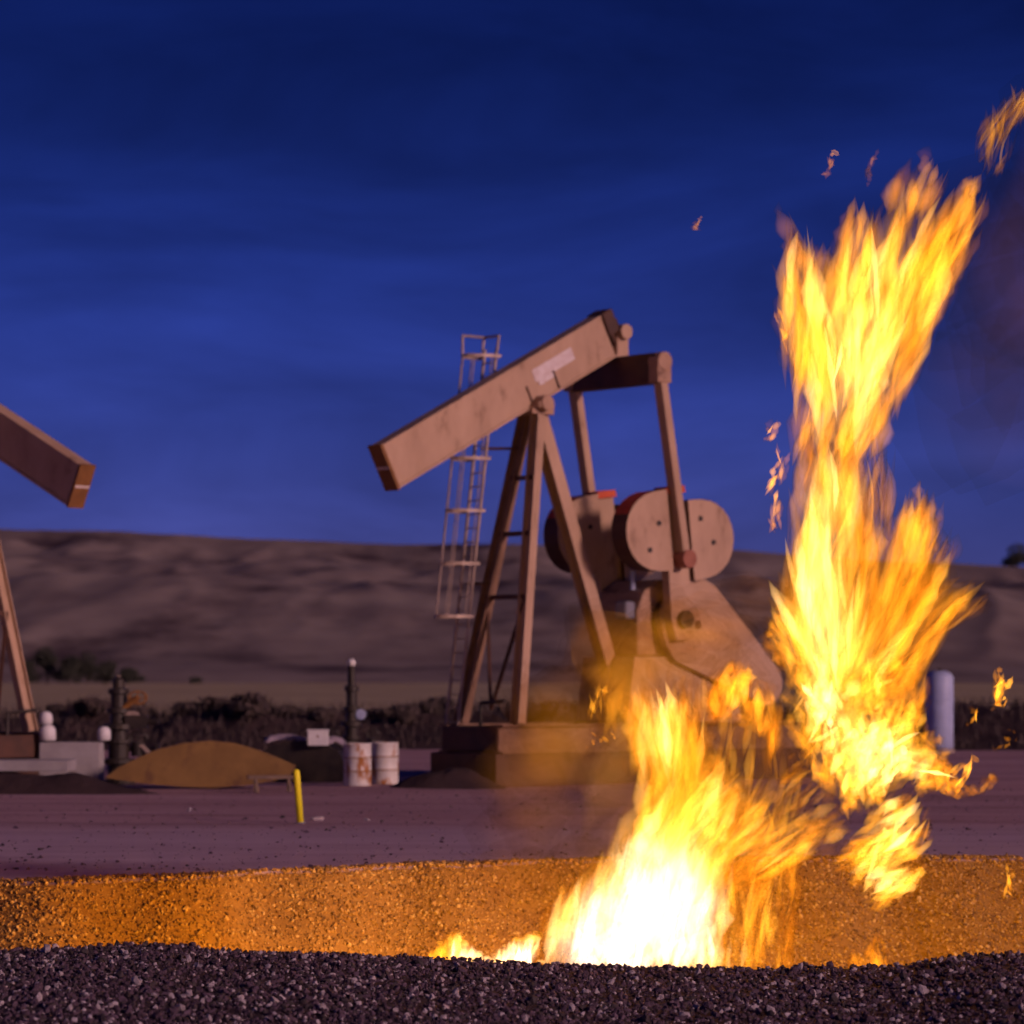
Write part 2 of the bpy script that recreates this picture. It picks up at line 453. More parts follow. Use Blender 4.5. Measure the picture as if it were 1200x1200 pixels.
# the 300 largest near stones, each its own piece of the ground
protos = []
for k in range(8):
    sh = ICO_V * (1 + .22 * rng.normal(size=(12, 1)).clip(-1.3, 1.3)) * rng.uniform(.6, 1.0, size=(1, 3)) * .5
    me = bpy.data.meshes.new('stone'); me.from_pydata(sh.tolist(), [], ICO_F.tolist())
    me.materials.append(M[('stone', 'stone_light', 'stone', 'stone_dark', 'stone', 'stone_light', 'stone', 'stone')[k]])
    protos.append(me)
p4, s4 = scatter(300, 19.6, 26.7, .065, .105, margin=0)
for k in range(300):
    o = bpy.data.objects.new('stone', protos[k % 8]); col.objects.link(o); o.parent = ground
    o.location = p4[k] + np.array((0, 0, .1 * s4[k])); o.scale = (s4[k],) * 3
    o.rotation_euler = rng.uniform(0, 6.28, 3)

# ------------------------------------------------------------------ pumping units
def pump_unit(name, loc, rz, scale, tilt, wr, label, decal, eplate_mat):
    """walking-beam pumping unit without its horse head; local X runs along the beam to the rear, local -Y is the photograph's near side"""
    root = empty(name, loc, rz); root.scale = (scale,) * 3
    tag(root, label, 'pumpjack', 'pumpjacks on the pad')
    T = M['tan']
    ct, st = math.cos(tilt), math.sin(tilt)
    ax, ay, az_ = Vector((ct, 0, st)), Vector((0, 1, 0)), Vector((-st, 0, ct))
    Mb = Matrix((ax, ay, az_)).transposed()
    piv = Vector((0, 0, 8.70))
    F, Bk, H = -4.53, 2.25, .98
    def bp(a, y, h): return piv + ax * a + ay * y + az_ * h
    def bbox(mb, a0, a1, y0, y1, h0, h1): return mb.box(bp((a0 + a1) / 2, (y0 + y1) / 2, (h0 + h1) / 2), (a1 - a0, y1 - y0, h1 - h0), Mb)
    m = MB(); bbox(m, F + .02, Bk, -.10, .10, -H / 2 + .05, H / 2 - .05)
    beam = m.build('walking_beam', T, root)
    bbox(MB(), F + .02, Bk, -.21, .21, H / 2 - .05, H / 2).build('top_flange', T, beam)
    bbox(MB(), F + .02, Bk, -.21, .21, -H / 2, -H / 2 + .05).build('bottom_flange', T, beam)
    for s_ in (-1, 1):
        bbox(MB(), F + .05, Bk - .02, s_ * .165 - .02, s_ * .165 + .02, -H / 2 + .052, H / 2 - .052).build('side_plate', T, beam)
    for a in (-.42, .42):
        for s_ in (-1, 1):
            bbox(MB(), a - .02, a + .02, s_ * .20 - .012, s_ * .20 + .012, -H / 2 + .052, -.02).build('stiffener', M['brown'], beam)
    bbox(MB(), F - .05, F + .018, -.22, .22, -H / 2 - .02, H / 2 + .02).build('end_plate', eplate_mat, root)
    m = MB(); bbox(m, F - .055, F - .051, -.2, .2, -.03, .03); m.build('painted_stripe', M['pale'], root)
    if decal:
        m = MB()
        bbox(m, -.12, 1.12, -.193, -.187, -.06, .22); bbox(m, -.05, .4, -.194, -.187, -.16, -.062)
        m.build('worn_name_decal', M['pale'], root)
    # beam tail casting and equalizer bearing
    m = MB(); bbox(m, Bk - .02, Bk + .30, -.26, .26, -.02, H / 2 + .03); bbox(m, Bk + .1, Bk + .42, -.16, .16, -.30, .25); m.build('tail_casting', M['brown'], root, .03)
    q = bp(Bk + .45, 0, 0); qz = q.z - .98
    m = MB(); m.box((q.x, 0, q.z - .38), (.34, .42, .75)); m.tube((q.x, -.34, q.z - .1), (q.x, .34, q.z - .1), .17, n=16); m.build('equalizer_bearing', T, root, .02)
    m = MB(); m.box((q.x, 0, qz), (.36, 2.9, .66)); m.build('equalizer', M['brown'], root, .03)
    we = 1.40
    for s_ in (-1, 1):
        m = MB(); m.tube((q.x, s_ * we - .17, qz + .14), (q.x, s_ * we + .17, qz + .14), .21, n=18); m.box((q.x, s_ * we, qz - .12), (.40, .3, .4))
        m.build('pitman_bearing', M['tan_old'], root, .02)
        p = MB(); p.bar((q.x, s_ * we, qz - .22), (wr[0], s_ * we, wr[1]), .26, .20, up=(1, 0, 0)); pit = p.build('pitman_arm', T, root, .02)
        c = MB(); c.tube((wr[0], s_ * we - .2, wr[1]), (wr[0], s_ * we + .2, wr[1]), .2, n=16); c.build('wrist_pin', M['pin'], pit)
    # samson post
    apex = Vector((0, 0, 7.92))
    feetz = 1.32
    for s_ in (-1, 1):
        m = MB()
        p0, p1_ = Vector((-.05, s_ * .20, 7.9)), Vector((-1.234, s_ * .94, feetz))
        dv = Vector((1, 0, .18)).normalized()
        m.bar(p0, p1_, .035, .30, up=(0, 1, 0)); 
        m.bar(p0 + Vector((0, .13, 0)), p1_ + Vector((0, .13, 0)), .20, .03, up=(0, 1, 0))
        m.bar(p0 - Vector((0, .13, 0)), p1_ - Vector((0, .13, 0)), .20, .03, up=(0, 1, 0))
        m.build('post_leg', T if s_ < 0 else M['skid'], root)  # far leg is darker, its shade put into the colour
    m = MB()
    p0, p1_ = Vector((.12, 0, 7.9)), Vector((2.22, 0, 2.30))
    for s_ in (-1, 1): m.bar(p0 + Vector((0, s_ * .15, 0)), p1_ + Vector((0, s_ * .15, 0)), .30, .03, up=(0, 1, 0))
    m.bar(p0, p1_, .035, .28, up=(0, 1, 0)); m.build('rear_leg', T, root)
    for zz in (6.55, 5.35, 4.0):
        k = (7.9 - zz) / (7.9 - feetz); y = .2 + .74 * k; x = -.05 - 1.184 * k
        MB().bar((x, -y, zz), (x, y, zz), .10, .10).build('cross_brace', M['brown'], root)
    for s_ in (-1, 1):
        k0, k1 = (7.9 - 4.0) / 6.58, (7.9 - 1.6) / 6.58
        MB().bar((-.05 - 1.184 * k0, s_ * (.2 + .74 * k0), 4.0), (-.05 - 1.184 * k1, -s_ * (.2 + .74 * k1) * .0, 1.6), .07, .07).build('diagonal_brace', M['brown'], root)
    m = MB(); m.box((.02, 0, 7.98), (.62, .62, .14)); m.box((0, 0, 8.10), (.44, .9, .14)); m.tube((0, -.5, 8.14), (0, .5, 8.14), .17, n=16); m.build('center_bearing', M['tan_old'], root, .02)
    # caged ladder on the far side of the post
    lad = empty('ladder', parent=root)
    lb, lt = Vector((-1.52, 1.07, .15)), Vector((-.52, .80, 9.35))
    for s_ in (-1, 1): MB().tube(lb + Vector((0, s_ * .2, 0)), lt + Vector((0, s_ * .2, 0)), .035, n=8).build('rail', M['galv'], lad)
    for k in range(1, 31):
        t_ = k / 31; c = lb.lerp(lt, t_)
        MB().tube(c - Vector((0, .2, 0)), c + Vector((0, .2, 0)), .016, n=6).build('rung', M['galv'], lad)
    hoops = []
    for zz in (3.62, 4.75, 5.88, 7.0, 8.1, 9.2):
        t_ = (zz - lb.z) / (lt.z - lb.z); c = lb.lerp(lt, t_)
        pts = [c + Vector((-.74 * math.sin(a), -.36 * math.cos(a), -.03)) for a in np.linspace(0, math.pi, 11)]
        pts = [c + Vector((0, -.2, 0))] + pts + [c + Vector((0, .2, 0))]
        hoops.append(pts)
        h = MB()
        for a, b in zip(pts[:-1], pts[1:]): h.bar(a, b, .02, .07)
        h.build('cage_hoop', M['galv'], lad)
    for k in (2, 4, 6, 8, 10):
        MB().path([h[k] for h in hoops], .014, 6).build('cage_bar', M['galv'], lad)
    for zz in (7.2, 4.3):
        t_ = (zz - lb.z) / (lt.z - lb.z); c = lb.lerp(lt, t_); k = (7.9 - zz) / 6.58
        MB().bar(c, (-.05 - 1.184 * k, .2 + .74 * k, zz), .06, .06).build('standoff', M['brown'], lad)
    # service platform rail at the ladder head
    m = MB()
    for y in (.55, 1.05): m.tube((-.55, y, 9.3), (-.5, y, 9.62), .028)
    m.path([(-.5, .55, 9.62), (-.5, 1.05, 9.62), (-1.1, 1.05, 9.62)], .028); m.tube((-1.1, 1.05, 9.2), (-1.1, 1.05, 9.62), .028)
    m.build('head_rail', M['galv'], lad)
    # cranks, counterweights
    shaft = Vector((3.25, 0, 3.55))
    for s_ in (-1, 1):
        y0 = s_ * 1.12
        wv = Vector((wr[0], 0, wr[1])); dirc = (wv - shaft).normalized(); prp = Vector((dirc.z, 0, -dirc.x))
        arm = MB()
        L = 2.75
        arm.prism([shaft + Vector((0, y0 - .12, 0)) + dirc * a + prp * b for a, b in ((-.45, -.25), (-.45, .25), (.0, .36), (L, .27), (L, -.27), (.0, -.36))], (0, .24, 0))
        ca = arm.build('crank_arm', T, root, .02)
        MB().prism([shaft + Vector((0, y0 - .2, 0)) + dirc * a + prp * b for a, b in ((L + .005, -.3), (L + .005, .3), (L + .16, .26), (L + .16, -.26))], (0, .40, 0)).build('end_cap', M['rim'], ca)
        for side_ in (-1, 1):
            # each lobe: half disc bolted to the arm, edge painted
            pts = []
            for a in np.linspace(-.2, math.pi + .2, 18):
                pts.append(((1.98 if side_ < 0 else 1.70) - .88 * math.cos(a), side_ * (.30 + 1.28 * max(0, math.sin(a)) ** .72)))
            poly = [shaft + dirc * a + prp * b + Vector((0, y0 - .24, 0)) for a, b in pts]
            if side_ < 0: poly = poly[::-1]
            wt = MB().prism(poly, (0, .48, 0), caps=False).build('counterweight', M['brown'], root)
            hot = poly[-7:-2] if side_ > 0 else poly[2:7]
            hot = [p_ + (p_ - (shaft + dirc * 1.85 + prp * (side_ * .6) + Vector((0, y0 - .24, 0)))).normalized() * .012 for p_ in hot]
            band = MB(); nb = len(hot)
            band.add([p_ + Vector((0, .01, 0)) for p_ in hot] + [p_ + Vector((0, .47, 0)) for p_ in hot], [(i, i + 1, nb + i + 1, nb + i) for i in range(nb - 1)])
            band.build('orange_band', M['rim'], wt)
            n_ = len(poly)
            for yy in (-.004, .484):
                f = MB().prism([p_ + Vector((0, yy - .004, 0)) for p_ in poly], (0, .008, 0)); f.build('weight_face', T, wt)
            for a, b in ((1.6, .95), (2.15, .62)):
                c = shaft + dirc * a + prp * (side_ * b)
                MB().tube((c.x, y0 - .27, c.z), (c.x, y0 + .27, c.z), .06, n=10).build('weight_bolt', M['black'], wt)
    MB().tube(shaft + Vector((0, -1.35, 0)), shaft + Vector((0, 1.35, 0)), .2, n=18).build('crankshaft', M['black'], root)
    # gear reducer on its pedestal
    m = MB()
    m.prism([(2.35, -.72, 2.75), (2.35, -.72, 3.7), (2.55, -.72, 4.15), (2.95, -.72, 4.42), (3.55, -.72, 4.45), (4.0, -.72, 4.2), (4.9, -.72, 3.75), (5.05, -.72, 2.75)], (0, 1.44, 0))
    red = m.build('gear_reducer', M['tan_old'], root, .05)
    for s_ in (-1, 1): MB().tube((3.25, s_ * .72, 3.55), (3.25, s_ * .86, 3.55), .48, n=20).build('bearing_cap', M['brown'], red)
    MB().tube((2.6, -.3, 4.2), (2.6, -.3, 4.62), .06).build('breather', M['tankblue'], red)
    m = MB(); m.box((2.24, -.45, 3.75), (.3, .4, .4)); m.build('inspection_cover', M['cover'], red, .08)
    m = MB(); m.prism([(1.95, -.85, 1.30), (2.15, -.85, 2.74), (5.1, -.85, 2.74), (5.4, -.85, 1.30)], (0, 1.7, 0)); m.build('pedestal', T, root, .03)
    # belt guard beside the reducer
    def circ(cx, cz, r, a0, a1, n_): return [(cx + r * math.cos(a), cz + r * math.sin(a)) for a in np.linspace(a0, a1, n_)]
    g = circ(3.85, 3.45, 1.02, R(52), R(232), 16) + circ(6.0, 2.15, .5, R(-128), R(52), 10)
    m = MB(); m.prism([(a, -1.02, b) for a, b in g], (0, .18, 0)); bg_ = m.build('belt_guard', T, root, .02)
    MB().tube((3.85, -1.05, 3.45), (3.85, -1.02, 3.45), .1, n=12).build('guard_hub', M['brown'], bg_)
    # motor
    m = MB(); m.lathe((6.0, 0, 2.15), [(.2, -.72), (.36, -.7), (.40, -.5), (.40, .45), (.34, .6), (.2, .62)], 18, 'Y'); m.build('motor', M['brown'], root, smooth=True)
    m = MB(); m.box((6.0, 0, 1.52), (1.0, 1.3, .42)); m.build('motor_mount', M['brown'], root)
    # skid
    for s_ in (-1, 1):
        m = MB(); m.box((2.7, s_ * .92, 1.0), (8.9, .04, .52)); m.box((2.7, s_ * .92, 1.28), (8.9, .30, .04)); m.box((2.7, s_ * .92, .72), (8.9, .30, .04))
        m.build('skid_runner', M['skid'], root)
    for x in (-1.72, -.6, .6, 1.7, 5.6, 7.1):
        MB().box((x, 0, 1.0), (.10, 1.80, .50)).build('skid_cross_member', M['brown'], root)
    m = MB(); m.box((2.7, 0, .35), (9.3, 2.2, .70)); m.build('foundation', M['brown'], root, .03)
    # guard pipe over the front of the skid
    m = MB(); m.path([(-1.5, -.05, 1.25), (-1.5, -.05, 1.75), (-1.5, -.85, 1.80)], .04); m.build('grease_line', M['black'], root)
    return root

U_T = R(40)
C = at(625, 478, 68.0)
pump_unit('pumpjack', (C.x, C.y, 0), U_T, 1.0, R(27.3), (3.10, 4.86),
          'tan pumpjack with tilted headless beam, caged ladder and orange-edged counterweights behind the flames', True, M['endplate'])
P2 = at(-62, 472, 66.6)
pump_unit('pumpjack', (P2.x + .35, P2.y, -.05), R(180 - 42), .92, R(25.5), (3.0, 2.6),
          'brown-sided pumpjack cut off at the left edge, only beam end and post leg showing', False, M['endplate'])

# dark soil mound at the foot of the main unit
def mound(name, c, rx, ry, h, mat, label, cat, rz=0.0, seed=0, kind=None):
    vs, fs = [], []
    nr, na = 12, 40
    for i in range(nr + 1):
        r = i / nr
        for k in range(na):
            a = 2 * math.pi * k / na
            x, y = rx * r * math.cos(a), ry * r * math.sin(a)
            z = h * (1 - smooth(.25, 1, r)) * (1 + .5 * noise.noise(Vector((x * .9 + seed, y * .9, 1)))) + .05 * noise.noise(Vector((x * 4, y * 4, seed))) - .04 * r
            vs.append((x, y, z))
    for i in range(nr):
        for k in range(na):
            k2 = (k + 1) % na
            fs.append((i * na + k, i * na + k2, (i + 1) * na + k2, (i + 1) * na + k))
    me = bpy.data.meshes.new(name); me.from_pydata(vs, [], fs); me.materials.append(mat)
    for p in me.polygons: p.use_smooth = True
    o = bpy.data.objects.new(name, me); o.location = c; o.rotation_euler = (0, 0, rz); col.objects.link(o)
    return tag(o, label, cat, kind=kind)
q = at(535, 0, 65.0); mound('soil_mound', (q.x - .2, 65.2, -.02), 1.5, 1.0, .42, M['bank'], 'dark soil heap at the ladder foot of the main pumpjack', 'dirt mound', seed=3)
q = at(55, 0, 63.5); mound('soil_mound', (q.x, 62.5, -.02), 2.9, 1.3, .38, M['bank'], 'low dark soil heap before the concrete barrier at left', 'dirt mound', seed=8)

# ------------------------------------------------------------------ horse heads taken off and laid on the ground
def horse_head(pts, d, thick, mat, label, rz):
    """pts: outline of the side plate (x, z metres) drawn about its own base"""
    root = empty('horse_head', (0, 0, 0)); tag(root, label, 'horse head', 'pumpjack horse heads lying on the pad')
    m = MB(); m.prism([(x, -.03, z) for x, z in pts], (0, .04, 0)); m.build('side_plate', mat, root)
    m = MB(); m.prism([(x * .985, thick - .01, z * .985 + .005) for x, z in pts], (0, .04, 0)); m.build('side_plate', mat, root)
    n_ = len(pts); w_ = MB()
    vs = [(x, 0.012, z) for x, z in pts] + [(x, thick - .012, z) for x, z in pts]
    w_.add(vs, [(i, (i + 1) % n_, n_ + (i + 1) % n_, n_ + i) for i in range(n_)]); w_.build('wear_band', mat, root)
    return root
def hh_from_px(poly, d, label, mat, thick, rz=0.0):
    cx = sum(p[0] for p in poly) / len(poly)
    base = at(cx, 0, d)
    gz = ground_z(base.x, d)
    pts = [((px - cx) / FPX * d, CAM_H - (py - HOR) / FPX * d - gz) for px, py in poly]
    o = horse_head(pts, d, thick, mat, label, rz); o.location = (base.x, d, gz); o.rotation_euler = (0, 0, rz)
    return o
top = [(124, 911), (140, 899), (160, 889), (185, 878), (215, 871), (245, 868), (275, 871), (305, 880), (330, 890), (347, 898)]
bot = [(340, 909), (318, 916), (285, 921), (250, 923), (215, 922), (180, 919), (150, 915)]
hh_from_px(top + bot, 65.0, 'ochre horse head lying on its side, long lens shape with pointed left end', M['horse'], .55, R(6))
top = [(300, 884), (318, 873), (345, 868), (375, 868), (398, 880), (408, 900)]
bot = [(402, 917), (360, 920), (320, 917), (302, 905)]
hh_from_px(top + bot, 69.0, 'dark horse head lying behind the ochre one, beside the drums', M['black'], .7, R(-10))  # black colour paints in the shadow this head lies in

# ------------------------------------------------------------------ wellheads
def valve_wheel(mb, c, r, axis):
    pts = []
    for a in np.linspace(0, 2 * math.pi, 13):
        v = Vector((r * math.cos(a), 0, r * math.sin(a))) if axis == 'Y' else Vector((0, r * math.cos(a), r * math.sin(a)))
        pts.append(Vector(c) + v)
    mb.path(pts, .02, 6)
    mb.tube(pts[0], pts[6], .014); mb.tube(pts[3], pts[9], .014)
def wellhead(px, d, ytop, label, ball, arms):
    b = at(px, 0, d); gz = ground_z(b.x, d)
    root = empty('wellhead', (b.x, d, gz)); tag(root, label, 'wellhead', 'wellheads under the beam ends')
    h = CAM_H - (ytop - HOR) / FPX * d - gz
    m = MB(); m.lathe((0, 0, 0), [(.26, 0), (.26, .10), (.17, .12), (.17, .42), (.25, .44), (.25, .54), (.16, .56), (.16, .86), (.22, .88), (.22, .96)], 18); m.build('casing_head', M['black'], root)
    m = MB(); m.lathe((0, 0, .96), [(.14, 0), (.14, .2), (.24, .22), (.24, .32), (.13, .34), (.12, .55), (.18, .57), (.18, .66), (.1, .68)], 16); m.build('tubing_valve', M['black'], root)
    m = MB(); m.lathe((0, 0, 1.64), [(.12, 0), (.12, h * .12), (.16, h * .13), (.16, h * .17), (.09, h * .18), (.09, h - 1.72), (.04, h - 1.66)], 14); m.build('stuffing_box', M['black'], root)
    m = MB(); m.tube((0, 0, h - .5), (0, 0, h), .035); m.build('polished_rod', M['galv'], root)
    for s_ in (-1, 1):
        if arms[0 if s_ < 0 else 1] <= 0: continue
        L = arms[0 if s_ < 0 else 1]
        m = MB(); m.tube((s_ * .1, 0, .74), (s_ * L, 0, .74), .055); m.tube((s_ * L * .5, 0, .6), (s_ * L * .5, 0, .9), .11, n=12); m.box((s_ * L, 0, .74), (.05, .22, .22)); m.build('side_valve', M['black'], root)
        m = MB(); valve_wheel(m, (s_ * L * .5, 0, 1.0), .13, 'Y'); m.build('hand_wheel', M['black'], root)
    if ball:
        m = MB(); m.lathe((0, 0, h), [(.01, -.1), (.06, -.085), (.095, -.03), (.1, 0), (.095, .03), (.06, .085), (.01, .1)], 14); m.build('rod_cap', M['white'], root, smooth=True)
    m = MB(); m.lathe((.22, -.1, 1.45), [(.02, -.03), (.12, -.025), (.12, .025), (.02, .03)], 14, 'Y'); m.tube((.1, -.05, 1.4), (.22, -.1, 1.45), .03); m.build('gauge', M['galv'] if not ball else M['tankblue'], root)
    return root
wh1 = wellhead(412, 72.0, 777, 'dark wellhead with a white ball on its rod, behind the two drums', True, (.9, .95))
wh2 = wellhead(139, 68.0, 792, 'dark stubby wellhead left of the ochre horse head', False, (.0, .6))
wh2.scale = (1.4, 1.4, 1.0)
m = MB(); m.box((.28, -.02, 1.34), (.34, .26, .28)); m.tube((.1, 0, 1.34), (.62, -.05, 1.34), .07); m.build('flow_tee', M['black'], wh2)
m = MB(); m.tube((-.05, 0, 1.5), (.3, -.1, 1.85), .06); valve_wheel(m, (.3, -.1, 1.85), .14, 'Y'); m.build('wing_valve', M['rust'], wh2)
m = MB(); m.tube((.32, -.05, .85), (.85, -.2, .18), .05); m.build('flow_line', M['galv'], wh2)

# ------------------------------------------------------------------ drums, post, barrier, sign, tank and litter
def drum(px, d, label):
    b = at(px, 0, d); gz = ground_z(b.x, d)
    root = empty('steel_drum', (b.x, d, gz)); tag(root, label, 'drum', 'drums beside the dark horse head')
    r = .288
    prof = [(r, 0), (r + .012, .01), (r, .03)]
    for hz in (.30, .58): prof += [(r, hz - .03), (r + .014, hz), (r, hz + .03)]
    prof += [(r, .85), (r + .012, .87), (r + .012, .885), (r - .02, .885), (r - .02, .87)]
    MB().lathe((0, 0, 0), prof, 28).build('shell', M['drum'], root, smooth=True)
    for hz in (.305, .585): MB().lathe((0, 0, hz), [(r + .006, -.014), (r + .018, -.006), (r + .018, .006), (r + .006, .014)], 28).build('rolling_hoop', M['rust'], root, smooth=True)
    MB().tube((.12, -.1, .871), (.12, -.1, .89), .035).build('bung', M['rust'], root)
    return root
drum(419, 66.2, 'left of two white drums, broad rust stains down its side')
dd = drum(451, 67.2, 'right of two white drums, mostly clean with rusty hoops'); dd.rotation_euler = (0, 0, 2.1)

b = at(352, 965, 50.2)
root = empty('marker_post', (b.x, 50.2, ground_z(b.x, 50.2))); root.rotation_euler = (0, R(-4.5), 0)
tag(root, 'short yellow steel post leaning slightly in the pad before the horse head', 'post')
m = MB(); m.lathe((0, 0, -.1), [(.055, 0), (.055, .90), (.05, .93), (.03, .95), (.01, .955)], 16); m.build('tube', M['yellow'], root, smooth=True)
m = MB(); m.lathe((0, 0, -.02), [(.085, 0), (.08, .03), (.057, .035)], 16); m.build('collar', M['concrete'], root)

# concrete barrier left with white caps
b = at(84, 0, 66.0)
root = empty('concrete_barrier', (b.x, 66, 0), R(-4)); tag(root, 'grey concrete block between the left pumpjack and the left wellhead', 'barrier')
m = MB(); m.prism([(-.64, -.28, .12), (-.64, .28, .12), (-.64, .2, .95), (-.64, -.2, .95)], (1.28, 0, 0)); m.build('block', M['concrete'], root, .02)
m = MB(); m.box((0, 0, .06), (1.34, .66, .12)); m.build('footing', M['concrete'], root)
def cap_tank(px, pyb, d, r, h, label):
    p = at(px, pyb, d)
    o = MB().lathe((0, 0, 0), [(r * .8, 0), (r, h * .08), (r, h * .55), (r * .9, h * .78), (r * .6, h * .94), (r * .1, h)], 18).build('white_canister', M['white'], None, smooth=True)
    o.location = p
    return tag(o, label, 'canister', 'white domed canisters at left')
cap_tank(56, 868, 65.9, .17, .34, 'larger white canister standing on the left end of the concrete block')
cap_tank(54, 868 - 19.2, 65.9, .135, .27, 'smaller white canister on top of another at the concrete block')
cap_tank(122, 868, 65.9, .14, .30, 'single white canister at the right end of the concrete block')
b = at(25, 0, 64.0)
m = MB(); m.box((0, 0, .10), (2.6, 1.2, .22)); o = m.build('concrete_slab', M['concrete'], None, .02); o.location = (b.x - .3, 64.2, .42)
tag(o, 'pale concrete slab under the leg of the left pumpjack', 'slab')

b = at(372, 0, 68.6)
p = at(372, 874, 68.6)
root = empty('utility_box', (p.x, 68.85, p.z)); tag(root, 'small white box resting on top of the dark horse head', 'box')
m = MB(); m.box((0, 0, .16), (.44, .3, .32)); m.build('case', M['white'], root, .015)
m = MB(); m.box((0, 0, .335), (.47, .33, .03)); m.build('lid', M['white'], root)
m = MB(); m.box((0, -.155, .2), (.05, .012, .05)); m.build('latch', M['galv'], root)
# rag-like tarp beside the box
def tarp(name, px, py, d, sx, sy, h, mat, label):
    p = at(px, py, d)
    vs, fs = [], []
    n_ = 14
    for j in range(n_):
        for i in range(n_):
            u, v = i / (n_ - 1) - .5, j / (n_ - 1) - .5
            z = h * (1 - 2.6 * (u * u + v * v)) + .06 * noise.noise(Vector((u * 7, v * 7, px)))
            vs.append((u * sx, v * sy, z))
    for j in range(n_ - 1):
        for i in range(n_ - 1): fs.append((j * n_ + i, j * n_ + i + 1, (j + 1) * n_ + i + 1, (j + 1) * n_ + i))
    me = bpy.data.meshes.new(name); me.from_pydata(vs, [], fs); me.materials.append(mat)
    for pl in me.polygons: pl.use_smooth = True
    o = bpy.data.objects.new(name, me); o.location = p; col.objects.link(o)
    sm = o.modifiers.new('solid', 'SOLIDIFY'); sm.thickness = .03
    return tag(o, label, 'tarp')
M['lilac'] = mat_noise('faded_tarp', (.48, .42, .50), (.36, .30, .38), 4, .7)
tarp('folded_tarp', 391, 872, 69.2, .5, .4, .16, M['lilac'], 'crumpled faded tarp just right of the white box')
tarp('folded_tarp', 335, 868, 69.4, .9, .4, .14, M['lilac'], 'long flat faded tarp just left of the white box')
# timber trestle
b = at(318, 0, 63.2)
root = empty('timber_trestle', (b.x, 63.2, ground_z(b.x, 63.2)), R(12)); tag(root, 'small rough timber trestle at the right end of the ochre horse head', 'trestle')
m = MB(); m.box((0, 0, .30), (.95, .16, .07)); m.build('top_plank', M['wood'], root)
for x in (-.32, .34):
    for y in (-.09, .09): MB().bar((x, y * .4, .28), (x + .02, y * 1.8, 0), .06, .05).build('leg', M['wood'], root)
# pale tank seen through the heat right of the flames
TD = 95.0
b = at(1101, 0, TD); gz = ground_z(b.x, TD)
root = empty('vertical_tank', (b.x, TD, gz)); tag(root, 'pale blue-grey upright tank beside the flames at right', 'tank')
zt = CAM_H - (786 - HOR) / FPX * TD - gz
MB().lathe((0, 0, 0), [(.38, .12), (.42, .16), (.42, zt - .22), (.36, zt - .08), (.18, zt)], 26).build('shell', M['tankblue'], root, smooth=True)
MB().lathe((0, 0, 0), [(.46, 0), (.46, .115), (.3, .118)], 26).build('skirt', M['galv'], root)
for hz_ in (.8, 1.6): MB().lathe((0, 0, hz_), [(.42, -.03), (.432, -.025), (.432, .025), (.42, .03)], 26).build('weld_band', M['tankblue'], root)
MB().tube((0, 0, zt - .02), (0, 0, zt + .1), .04).build('valve', M['black'], root)
# loose rocks on the pad
for k, (px, py, s_, lab) in enumerate([(371, 962, .16, 'pale rock at the foot of the yellow post'), (370, 913, .2, 'pale rock in front of the dark horse head'),
                                       (503, 911, .14, 'small pale rock lying before the dark soil heap'), (430, 962, .09, 'small rock on the pad right of the yellow post'),
                                       (222, 953, .1, 'small pale rock on the open pad below the ochre horse head')]):
    d = CAM_H * FPX / (py - HOR)
    p = at(px, py, d); o = bpy.data.objects.new('rock', protos[(1, 5)[k % 2]]); col.objects.link(o)
    o.location = (p.x, d, ground_z(p.x, d) + s_ * .2); o.scale = (s_ * 1.5, s_, s_ * .8); o.rotation_euler = (k, k * 2, k * 3)
    tag(o, lab, 'rock')

# ------------------------------------------------------------------ shrubs and trees
def leaf_cloud(mb, c, rx, rz_, n, size):
    for _ in range(n):
        while True:
            v = Vector((random.uniform(-1, 1), random.uniform(-1, 1), random.uniform(-1, 1)))
            if v.length < 1: break
        if v.length < .35 and random.random() < .6: continue
        p = Vector(c) + Vector((v.x * rx, v.y * rx, v.z * rz_))
        a = Vector((random.gauss(0, 1), random.gauss(0, 1), random.gauss(0, 1))).normalized()
        b_ = a.orthogonal().normalized(); s_ = size * random.uniform(.6, 1.4)
        mb.add([p + a * s_, p + b_ * s_ * .5, p - a * s_, p - b_ * s_ * .5], [(0, 1, 2, 3)])
def tree(name, px, d, z0, h, wdt, label, cat, group, mat, leaf, nleaf, clumps=6):
    x = (px - 600) / FPX * d
    root = empty(name, (x, d, z0)); tag(root, label, cat, group)
    m = MB(); m.tube((0, 0, -.1), (0.02 * h, 0, h * .55), .035 * h, .018 * h)
    cs = []
    for k in range(clumps):
        a = random.uniform(0, 6.28); rr = wdt * .5 * random.uniform(.2, .75); hz = h * random.uniform(.18, .82)
        c = (rr * math.cos(a), rr * math.sin(a), hz); cs.append(c)
        m.tube((0.01 * h, 0, h * random.uniform(.15, .4)), c, .012 * h, .005 * h, n=6)
    m.build('trunk', M['bark'], root)
    cr_ = MB()
    for c in cs: leaf_cloud(cr_, c, wdt * .28, h * .20, nleaf // clumps, leaf)
    leaf_cloud(cr_, (0, 0, h * .6), wdt * .35, h * .33, nleaf // 3, leaf)
    cr_.build('crown', mat, root)
    return root
tr = [(30, 800, 28, 30, 'leftmost dark tree at the foot of the hills'), (55, 808, 46, 34, 'tallest dark tree in the clump at the hill foot'), (80, 802, 32, 34, 'dark tree right of the tallest one at the hill foot'),
      (102, 815, 38, 36, 'broad dark tree in the middle of the hill-foot clump'), (124, 805, 26, 36, 'rounded low dark tree in the hill-foot clump'), (152, 812, 18, 32, 'rightmost low dark tree of the hill-foot clump')]
